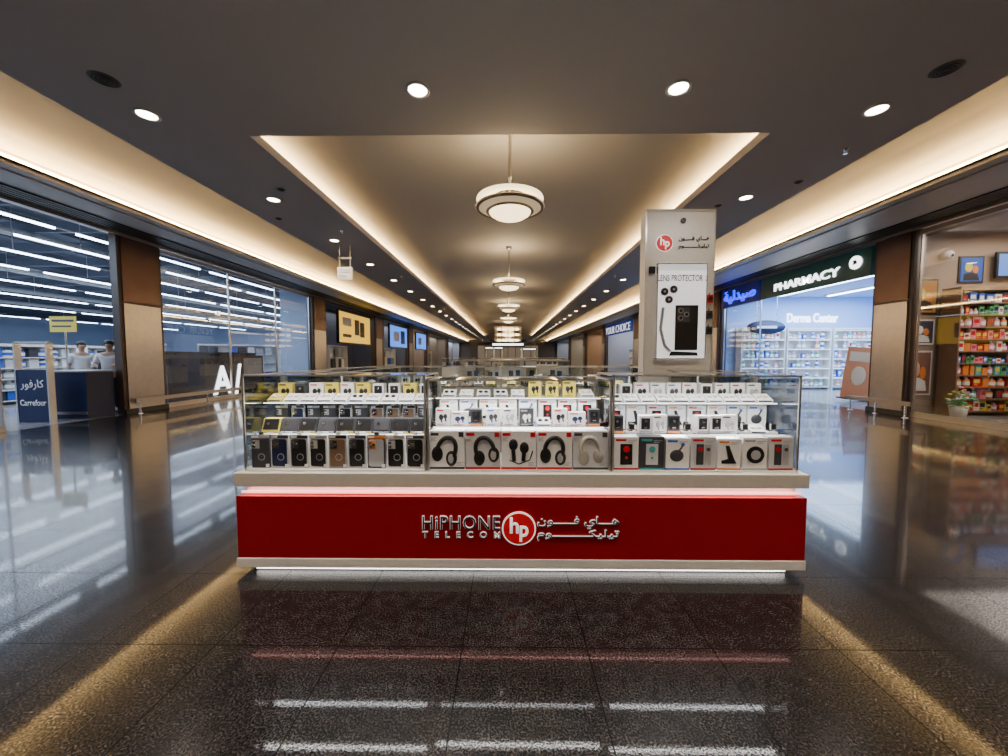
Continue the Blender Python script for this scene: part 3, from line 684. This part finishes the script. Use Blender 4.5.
M().lathe((0,0,0),[(0,-.03),(.75,-.03),(.78,0),(.75,.03),(0,.03)],40).obj('oval_panel',navy,t,rot=(rad(90),0,0)).scale=(1,.36,1)
M().box(-.4,.4,-.05,-.035,-.05,.05).obj('oval_marking',paper,t)
for s in (-.4,.4): M().cyl((s,0,.2),(s,0,1.4),.01).obj('hanging_rod',chrome,t)
t=thing('promo_standee',(10.9,12.0,.005),'orange promotional floor standee with poster','standee',(0,rad(6),rad(-15)))
M().box(-.36,.36,-.02,.02,.04,1.7).obj('poster_panel',mat('rust_poster',(.65,.18,.03),.5),t); M().box(-.3,.3,-.03,-.02,1.25,1.55).ball((0,-.025,.8),(.2,.01,.3),0).obj('poster_print',mat('tan_print',(.75,.42,.18),.5),t); M().box(-.36,.36,-.2,.2,.04,.09).obj('standee_base',dark,t)
t=thing('shop_fascia',(9.38,9.95,0),'dark green shop fascia with glowing white letters','shop sign')
M().box(-.06,.06,0,4.25,3.5,4.25).obj('fascia_panel',signgreen,t,bevel=.01)
text('PHARMACY',2.6,.25,(-.065,2.2,3.80),FXN,sign_w,t,'lettering',.03,.02)
M().cyl((-.06,.42,3.92),(-.10,.42,3.92),.17,seg=32).obj('emblem_disc',sign_w,t)
M().poly([(.35,3.88),(.49,3.86),(.46,3.93),(.50,3.97),(.40,3.99),(.36,3.94)],'x',-.105,-.10).obj('emblem_mark',signgreen,t)
t=thing('shop_fascia',(9.38,14.25,0),'dark shop fascia with glowing blue letters','shop sign')
M().box(-.06,.06,0,2.5,3.5,4.25).obj('fascia_panel',mat('night_blue_panel',(.006,.009,.03),.4,emis=(.01,.03,.8),es=.05),t)
text('\uFE94\uFEF4\uFEDF\uFEAA\uFEF4\uFEBB',2.1,.55,(-.065,1.25,3.88),FXN,sign_b,t,'lettering_arabic',.03,.04)
def poster(x,z,w,h,mats,lab):
    t=thing('wall_poster',(x,9.5,z),lab,'poster')
    M().box(-w/2,w/2,-.03,-.002,0,h).obj('poster_frame',mats[0],t); M().box(-w/2+.04,w/2-.04,-.036,-.03,.04,h-.04).obj('poster_sheet',mats[1],t)
    M().ball((-w*.12,-.038,h*.58),(w*.16,.006,h*.17),0,16).ball((w*.15,-.038,h*.5),(w*.12,.006,h*.14),2,16).poly([(-w*.32,h*.1),(w*.32,h*.1),(w*.25,h*.32),(-w*.02,h*.40),(-w*.3,h*.34)],'y',-.040,-.036,1).obj('poster_print',[mats[2],mats[0],orange],t)
poster(10.20,2.45,.66,.85,(dark,mat('gold_print',(.5,.24,.05),.5),yellow),'framed gold and yellow poster on wall')
poster(10.20,1.70,.6,.62,(white,charcoal,paper),'small framed dark poster on wall')
poster(10.18,.45,.62,1.1,(white,mat('photo_print',(.25,.12,.09),.5),mat('peach_print',(.8,.42,.28),.5)),'framed photographic poster in warm brown tones')
poster(11.3,3.2,.6,.65,(dark,blue,yellow),'framed blue and yellow poster above shelving')
t=thing('wall_screen',(12.25,9.4,3.3),'black television on wall bracket showing blue screen','television')
M().box(-.5,.5,-.05,.0,0,.62).box(-.1,.1,0,.1,.2,.45).obj('screen_body',black,t); M().box(-.45,.45,-.055,-.05,.05,.57).obj('screen_glass',mat('screen_blue',(.1,.2,.5),.3,emis=(.10,.25,.8),es=.8),t)
t=thing('round_camera',(10.6,9.37,3.85),'round white dome camera on wall','camera'); M().ball((0,0,0),.11,0,16).cyl((0,0,0),(0,.125,0),.06).obj('dome_body',white,t); M().ball((0,-.07,-.02),.05,0,12).obj('camera_lens',black,t)
t=thing('flower_pot',(10.3,8.7,.005),'pot of mixed white and pink flowers in shop window','flowers')
M().lathe((0,0,0),[(0,0),(.12,0),(.16,.28),(.14,.28),(.0,.24)],20).obj('pot',cream,t)
q=M()
for k in range(26):
    a=R.uniform(0,6.28); rr=R.uniform(.02,.22); zz=.40+R.uniform(0,.28)-rr*.5; q.cyl((0,0,.22),(rr*math.cos(a),rr*math.sin(a),zz),.005,seg=5); q.ball((rr*1.1*math.cos(a),rr*1.1*math.sin(a),zz-.06),(.05,.03,.02),0,8)
q.obj('stems_and_leaves',green,t)
q=M()
for k in range(22):
    a=R.uniform(0,6.28); rr=R.uniform(.0,.22); zz=.46+R.uniform(0,.26)-rr*.5; q.ball((rr*math.cos(a),rr*math.sin(a),zz),(.035,.035,.025),k%3,8)
q.obj('blooms',[paper,pink,yellow],t)
# ---------------------------------------------------------------- left store front objects
t=thing('service_counter',(-9.85,8.35,.005),'dark blue service counter at store entrance','counter')
M().box(-.5,.40,0,.6,0,1.05).obj('counter_body',navy,t,bevel=.01); M().box(-.54,.44,-.04,.64,1.05,1.09).obj('counter_top',grey,t,bevel=.006)
M().box(-.5,.40,-.012,0,.1,.16).obj('counter_stripe',steel,t)
t=thing('entrance_standee',(-10.1,7.95,.005),'dark blue entrance totem with white lettering and steel posts','standee')
M().box(-.33,.33,-.05,.05,.0,1.12).obj('totem_panel',navy,t)
for s in (-.36,.33): M().box(s,s+.03,-.06,.06,0,1.7).obj('side_post',frame_m,t)
M().box(-.36,.36,-.03,.03,1.68,1.72).obj('top_bar',frame_m,t)
text('Carrefour',.56,.13,(0,-.052,.42),FY,paper,t,'lettering',.004,.01)
text('\uFEAD\uFEEE\uFED3\uFEAD\uFE8E\uFEDB',.5,.22,(0,-.052,.8),FY,paper,t,'lettering_arabic',.004,.01)
t=thing('information_sign',(-10.85,9.2,.005),'yellow rectangular sign on slim steel pole','sign')
M().cyl((0,0,0),(0,0,2.3),.02).lathe((0,0,0),[(0,.0),(.2,0),(.2,.02),(.03,.04)],20).obj('pole',chrome,t); M().box(-.33,.33,-.04,-.02,2.0,2.38).obj('sign_board',yellow,t); M().box(-.27,.27,-.044,-.04,2.25,2.30).box(-.27,.2,-.044,-.04,2.12,2.16).obj('sign_lines',charcoal,t)
t=thing('window_board',(-9.7,12.4,0.005),'dark display board with large white letters behind glass','display board')
M().box(-.05,.05,-1.8,2.4,0,1.45).obj('board_panel',charcoal,t)
text('A',.85,.95,(.055,.25,.62),FXP,sign_w,t,'letter',.02,.02); text('/',.34,1.05,(.055,.98,.62),FXP,sign_w,t,'letter',.02,.02)
M().box(.052,.06,-1.7,-.5,.5,1.35).box(.052,.06,1.3,2.3,.3,1.35,1).obj('board_picture',[navy,grey],t)
# ---------------------------------------------------------------- people
def skinned(name,V,E,Rd,m,parent,sub=2):
    me=bpy.data.meshes.new(name); me.from_pydata(V,E,[]); o=bpy.data.objects.new(name,me); C.objects.link(o)
    md=o.modifiers.new('skin','SKIN'); md.use_smooth_shade=True
    for i,r in enumerate(Rd):
        r=r if hasattr(r,'__len__') else (r,r)
        me.skin_vertices[0].data[i].radius=r; me.skin_vertices[0].data[i].use_root=(i==0)
    s=o.modifiers.new('sub','SUBSURF'); s.levels=sub; s.render_levels=sub
    dg=bpy.context.evaluated_depsgraph_get(); dg.update()
    nm=bpy.data.meshes.new_from_object(o.evaluated_get(dg)); bpy.data.objects.remove(o)
    nm.materials.clear(); nm.materials.append(m)
    for p in nm.polygons: p.use_smooth=True
    n=bpy.data.objects.new(name,nm); C.objects.link(n); n.parent=parent; return n
def person(loc,rz,label,arms):
    t=thing('person',loc,label,'person',(0,0,rz))
    V=[(0,0,.95),(0,0,1.12),(0,0,1.32),(0,.0,1.45),(0,0,1.52),(0,-.01,1.60),(0,-.015,1.68),(0,-.005,1.76)]
    Rd=[(.16,.11),(.14,.10),(.17,.115),(.13,.09),.052,(.062,.075),(.078,.095),(.06,.07)]
    E=[(i,i+1) for i in range(7)]
    def add(p,r,pr):
        V.append(p);Rd.append(r);E.append((pr,len(V)-1)); return len(V)-1
    for s in (-1,1):
        h=add((s*.09,0,.88),.095,0); k=add((s*.10,-.01,.50),.06,h); a=add((s*.10,.02,.09),.042,k); add((s*.11,-.15,.035),.035,a)
        S=add((s*.19,0,1.43),.062,3); el=arms[s][0]; wr=arms[s][1]
        e=add((s*el[0],el[1],el[2]),.045,S); w=add((s*wr[0],wr[1],wr[2]),.028,e)
        d=(Vector((s*wr[0],wr[1],wr[2]))-Vector((s*el[0],el[1],el[2]))).normalized()
        W=Vector(V[w]); side=d.cross(Vector((0,0,1))).normalized(); pm=add(tuple(W+d*.07),(.036,.02),w)
        for f in range(4):
            b=W+d*.085+side*(f-1.5)*.020; L=(.07,.08,.075,.06)[f]
            i=add(tuple(b),.009,pm); i=add(tuple(b+d*L*.55-Vector((0,0,.008))),.009,i); add(tuple(b+d*L-Vector((0,0,.03))),.007,i)
        i=add(tuple(W+d*.03-side*s*.035),.011,w); add(tuple(W+d*.07-side*s*.055),.009,i)
    skinned('body',V,E,Rd,skin,t)
    q=M(); q.ball((0,-.112,1.675),(.013,.022,.024),0,10); q.ball((-.08,0,1.675),(.012,.022,.032),0,10); q.ball((.08,0,1.675),(.012,.022,.032),0,10); q.obj('face_feature',skin,t)
    q=M()
    for s in (-1,1): q.ball((s*.032,-.098,1.70),(.014,.008,.009),0,10); q.ball((s*.032,-.106,1.70),.006,1,8); q.box(s*.032-.018,s*.032+.018,-.112,-.1,1.722,1.728,1)
    q.obj('eye',[paper,hairm],t); M().ball((0,-.098,1.63),(.026,.008,.007),0,10).obj('mouth',mat('lips',(.35,.12,.1),.5),t)
    q=M(); q.ball((0,.02,1.74),(.093,.108,.085),0,20); q.ball((0,.06,1.69),(.085,.075,.08),0,16); q.obj('hair',hairm,t)
    V2=[(0,0,.93),(0,0,1.12),(0,0,1.32),(0,0,1.45)]; R2=[(.185,.13),(.165,.12),(.19,.135),(.14,.10)]; E2=[(0,1),(1,2),(2,3)]
    for s in (-1,1):
        V2.append((s*.19,0,1.43));R2.append(.078);E2.append((3,len(V2)-1)); el=arms[s][0]; a0=Vector((s*.19,0,1.43)); e0=Vector((s*el[0],el[1],el[2]))
        V2.append(tuple(a0.lerp(e0,.8)));R2.append(.062);E2.append((len(V2)-2,len(V2)-1))
    skinned('shirt',V2,E2,R2,shirt_m,t)
    V3=[(0,0,.97)];R3=[(.165,.12)];E3=[]
    for s in (-1,1):
        V3.append((s*.09,0,.86));R3.append(.108);E3.append((0,len(V3)-1)); V3.append((s*.10,-.01,.5));R3.append(.078);E3.append((len(V3)-2,len(V3)-1)); V3.append((s*.10,.02,.1));R3.append(.065);E3.append((len(V3)-2,len(V3)-1))
    skinned('trousers',V3,E3,R3,trouser_m,t)
    for s in (-1,1): M().ball((s*.105,-.07,.04),(.05,.135,.045),0,14).obj('shoe',black,t)
    return t
A1={-1:((.26,-.05,1.18),(.20,-.24,1.20)),1:((.27,-.02,1.16),(.18,-.22,1.20))}
A2={-1:((.25,.02,1.15),(.26,-.06,.90)),1:((.27,-.10,1.22),(.24,-.32,1.32))}
person((-10.0,9.4,.005),rad(35),'person in white shirt with short dark hair behind counter',A1)
person((-11.5,10.1,.005),rad(60),'person in pale shirt standing with one arm raised',A2)
# ---------------------------------------------------------------- corridor screens and shops far down
def screen(y0,y1,z0,z1,side,mm,lab,shapes):
    x=XL if side<0 else XR; t=thing('wall_screen',(x,y0,z0),lab,'screen'); L=y1-y0;H=z1-z0; s=-side
    a,b=sorted((.0*s,.14*s)); M().box(a,b,0,L,0,H).obj('screen_frame',black,t)
    a,b=sorted((.14*s,.15*s)); M().box(a,b,.08,L-.08,.08,H-.08).obj('screen_face',mm,t)
    q=M()
    for (u0,u1,v0,v1,mi) in shapes:
        a,b=sorted((.15*s,.157*s)); q.box(a,b,u0*L,u1*L,v0*H,v1*H,mi)
    q.obj('screen_picture',[charcoal,paper,blue],t)
scy=mat('screen_yellow',(.8,.55,.05),.4,emis=(1,.58,.05),es=.8); scb=mat('screen_cyan',(.05,.25,.8),.4,emis=(.06,.25,1),es=1.2)
screen(20.6,25.3,2.15,4.0,-1,scy,'large yellow advertising screen on dark wall',[(.45,.6,.3,.8,0),(.62,.78,.25,.75,0),(.1,.35,.55,.8,1),(.1,.35,.2,.3,0)])
screen(29.5,34.5,2.15,4.0,-1,scb,'blue advertising screen on dark wall',[(.2,.5,.3,.7,1),(.6,.85,.2,.8,2)])
screen(38,42.5,2.15,3.9,-1,scb,'blue advertising screen on dark wall',[(.2,.5,.3,.7,1)])
def farshop(side,y0,y1,col,e,sign=None):
    x=XL if side<0 else XR; s=side; dd=1.4 if side<0 else 3.4
    wm=mat('shop_wall_%d_%d'%(side,int(y0)),col,.6)
    q=M(); a,b=sorted((x+s*dd,x+s*(dd+.08))); q.box(a,b,y0,y1,0,4.2); a,b=sorted((x+s*.2,x+s*dd)); q.box(a,b,y1,y1+.08,0,4.2); q.box(a,b,y0-.08,y0,0,4.2); q.box(a,b,y0,y1,4.2,4.25)
    q.obj('wall_shop_%d'%(int(y0)*2+(side>0)),wm,kind='structure')
    a,b=sorted((x+s*.03,x+s*dd)); M().box(a,b,y0,y1,-.05,.004).obj('floor_shop_%d'%(int(y0)*2+(side>0)),storefloor,kind='structure')
    area((x+s*dd*.55,(y0+y1)/2,4.1),(0,0,0),dd*.7,y1-y0-1,e,(.85,.92,1) if R.random()<.6 else (1,.80,.55),'shop_light')
    if sign:
        t=thing('shop_fascia',(x-.053,y0,0),'blue shop fascia with white letters','shop sign'); M().box(-.05,.05,.01,y1-y0-.01,3.35,4.28).obj('fascia_panel',mat('sign_blue_panel',(.01,.04,.30),.4,emis=(.02,.08,.6),es=.15),t)
        text(sign,(y1-y0)*.92,.60,(-.055,(y1-y0)/2,3.78),FXN,sign_f,t,'lettering',.02,-.01)
farshop(-1,19.4,26.4,(.08,.08,.10),40); farshop(-1,28.7,35.1,(.12,.12,.14),80); farshop(-1,37.6,42.9,(.3,.2,.13),100); farshop(-1,45.3,57.5,(.2,.2,.23),150); farshop(-1,59.8,74,(.3,.3,.33),250)
farshop(1,18.7,26.9,(.4,.4,.5),160); farshop(1,28.7,36.4,(.4,.4,.45),160,'YOUR CHOICE'); farshop(1,38.2,45.9,(.3,.2,.14),160); farshop(1,47.7,57.5,(.3,.3,.3),160); farshop(1,59.2,74,(.3,.3,.33),250)
for (x,y,rz) in ((-10.3,23,90),(-10.3,31,90),(-10.3,33.4,90),(-10.3,40,90),(-10.3,50,90),(11.2,21,-90),(11.2,24.5,-90),(11.2,30.5,-90),(11.2,34,-90),(11.2,41,-90),(11.2,50,-90)):
    shelving(x,y,2.4,2.0,.4,3,rad(rz),GB,.4,'goods in the far shops','white shop shelving with assorted boxes',white,.8)
t=thing('end_shopfront',(0,74.6,0),'dim shopfront closing the end of corridor','shopfront')
M().box(-6,6,0,.2,0,3.6).obj('front_panel',mat('dim_glass_front',(.05,.05,.06),.3,emis=(1,.75,.5),es=.12),t)
for k in range(9): M().box(-6+k*1.5-.06,-6+k*1.5+.06,-.1,0,0,3.6).obj('mullion',dark,t)
M().box(-6.1,6.1,-.12,0,3.6,4.1).obj('header',dark,t); M().box(-2,2,-.16,-.12,3.75,3.95).obj('sign_light',sign_w,t)
for o in PR+GB+GT:
    if o['_u']==0: bpy.data.objects.remove(o)
for o in bpy.data.objects:
    if '_u' in o: del o['_u']
try: bpy.context.scene.view_settings.exposure=.35
except Exception as e: print(e)
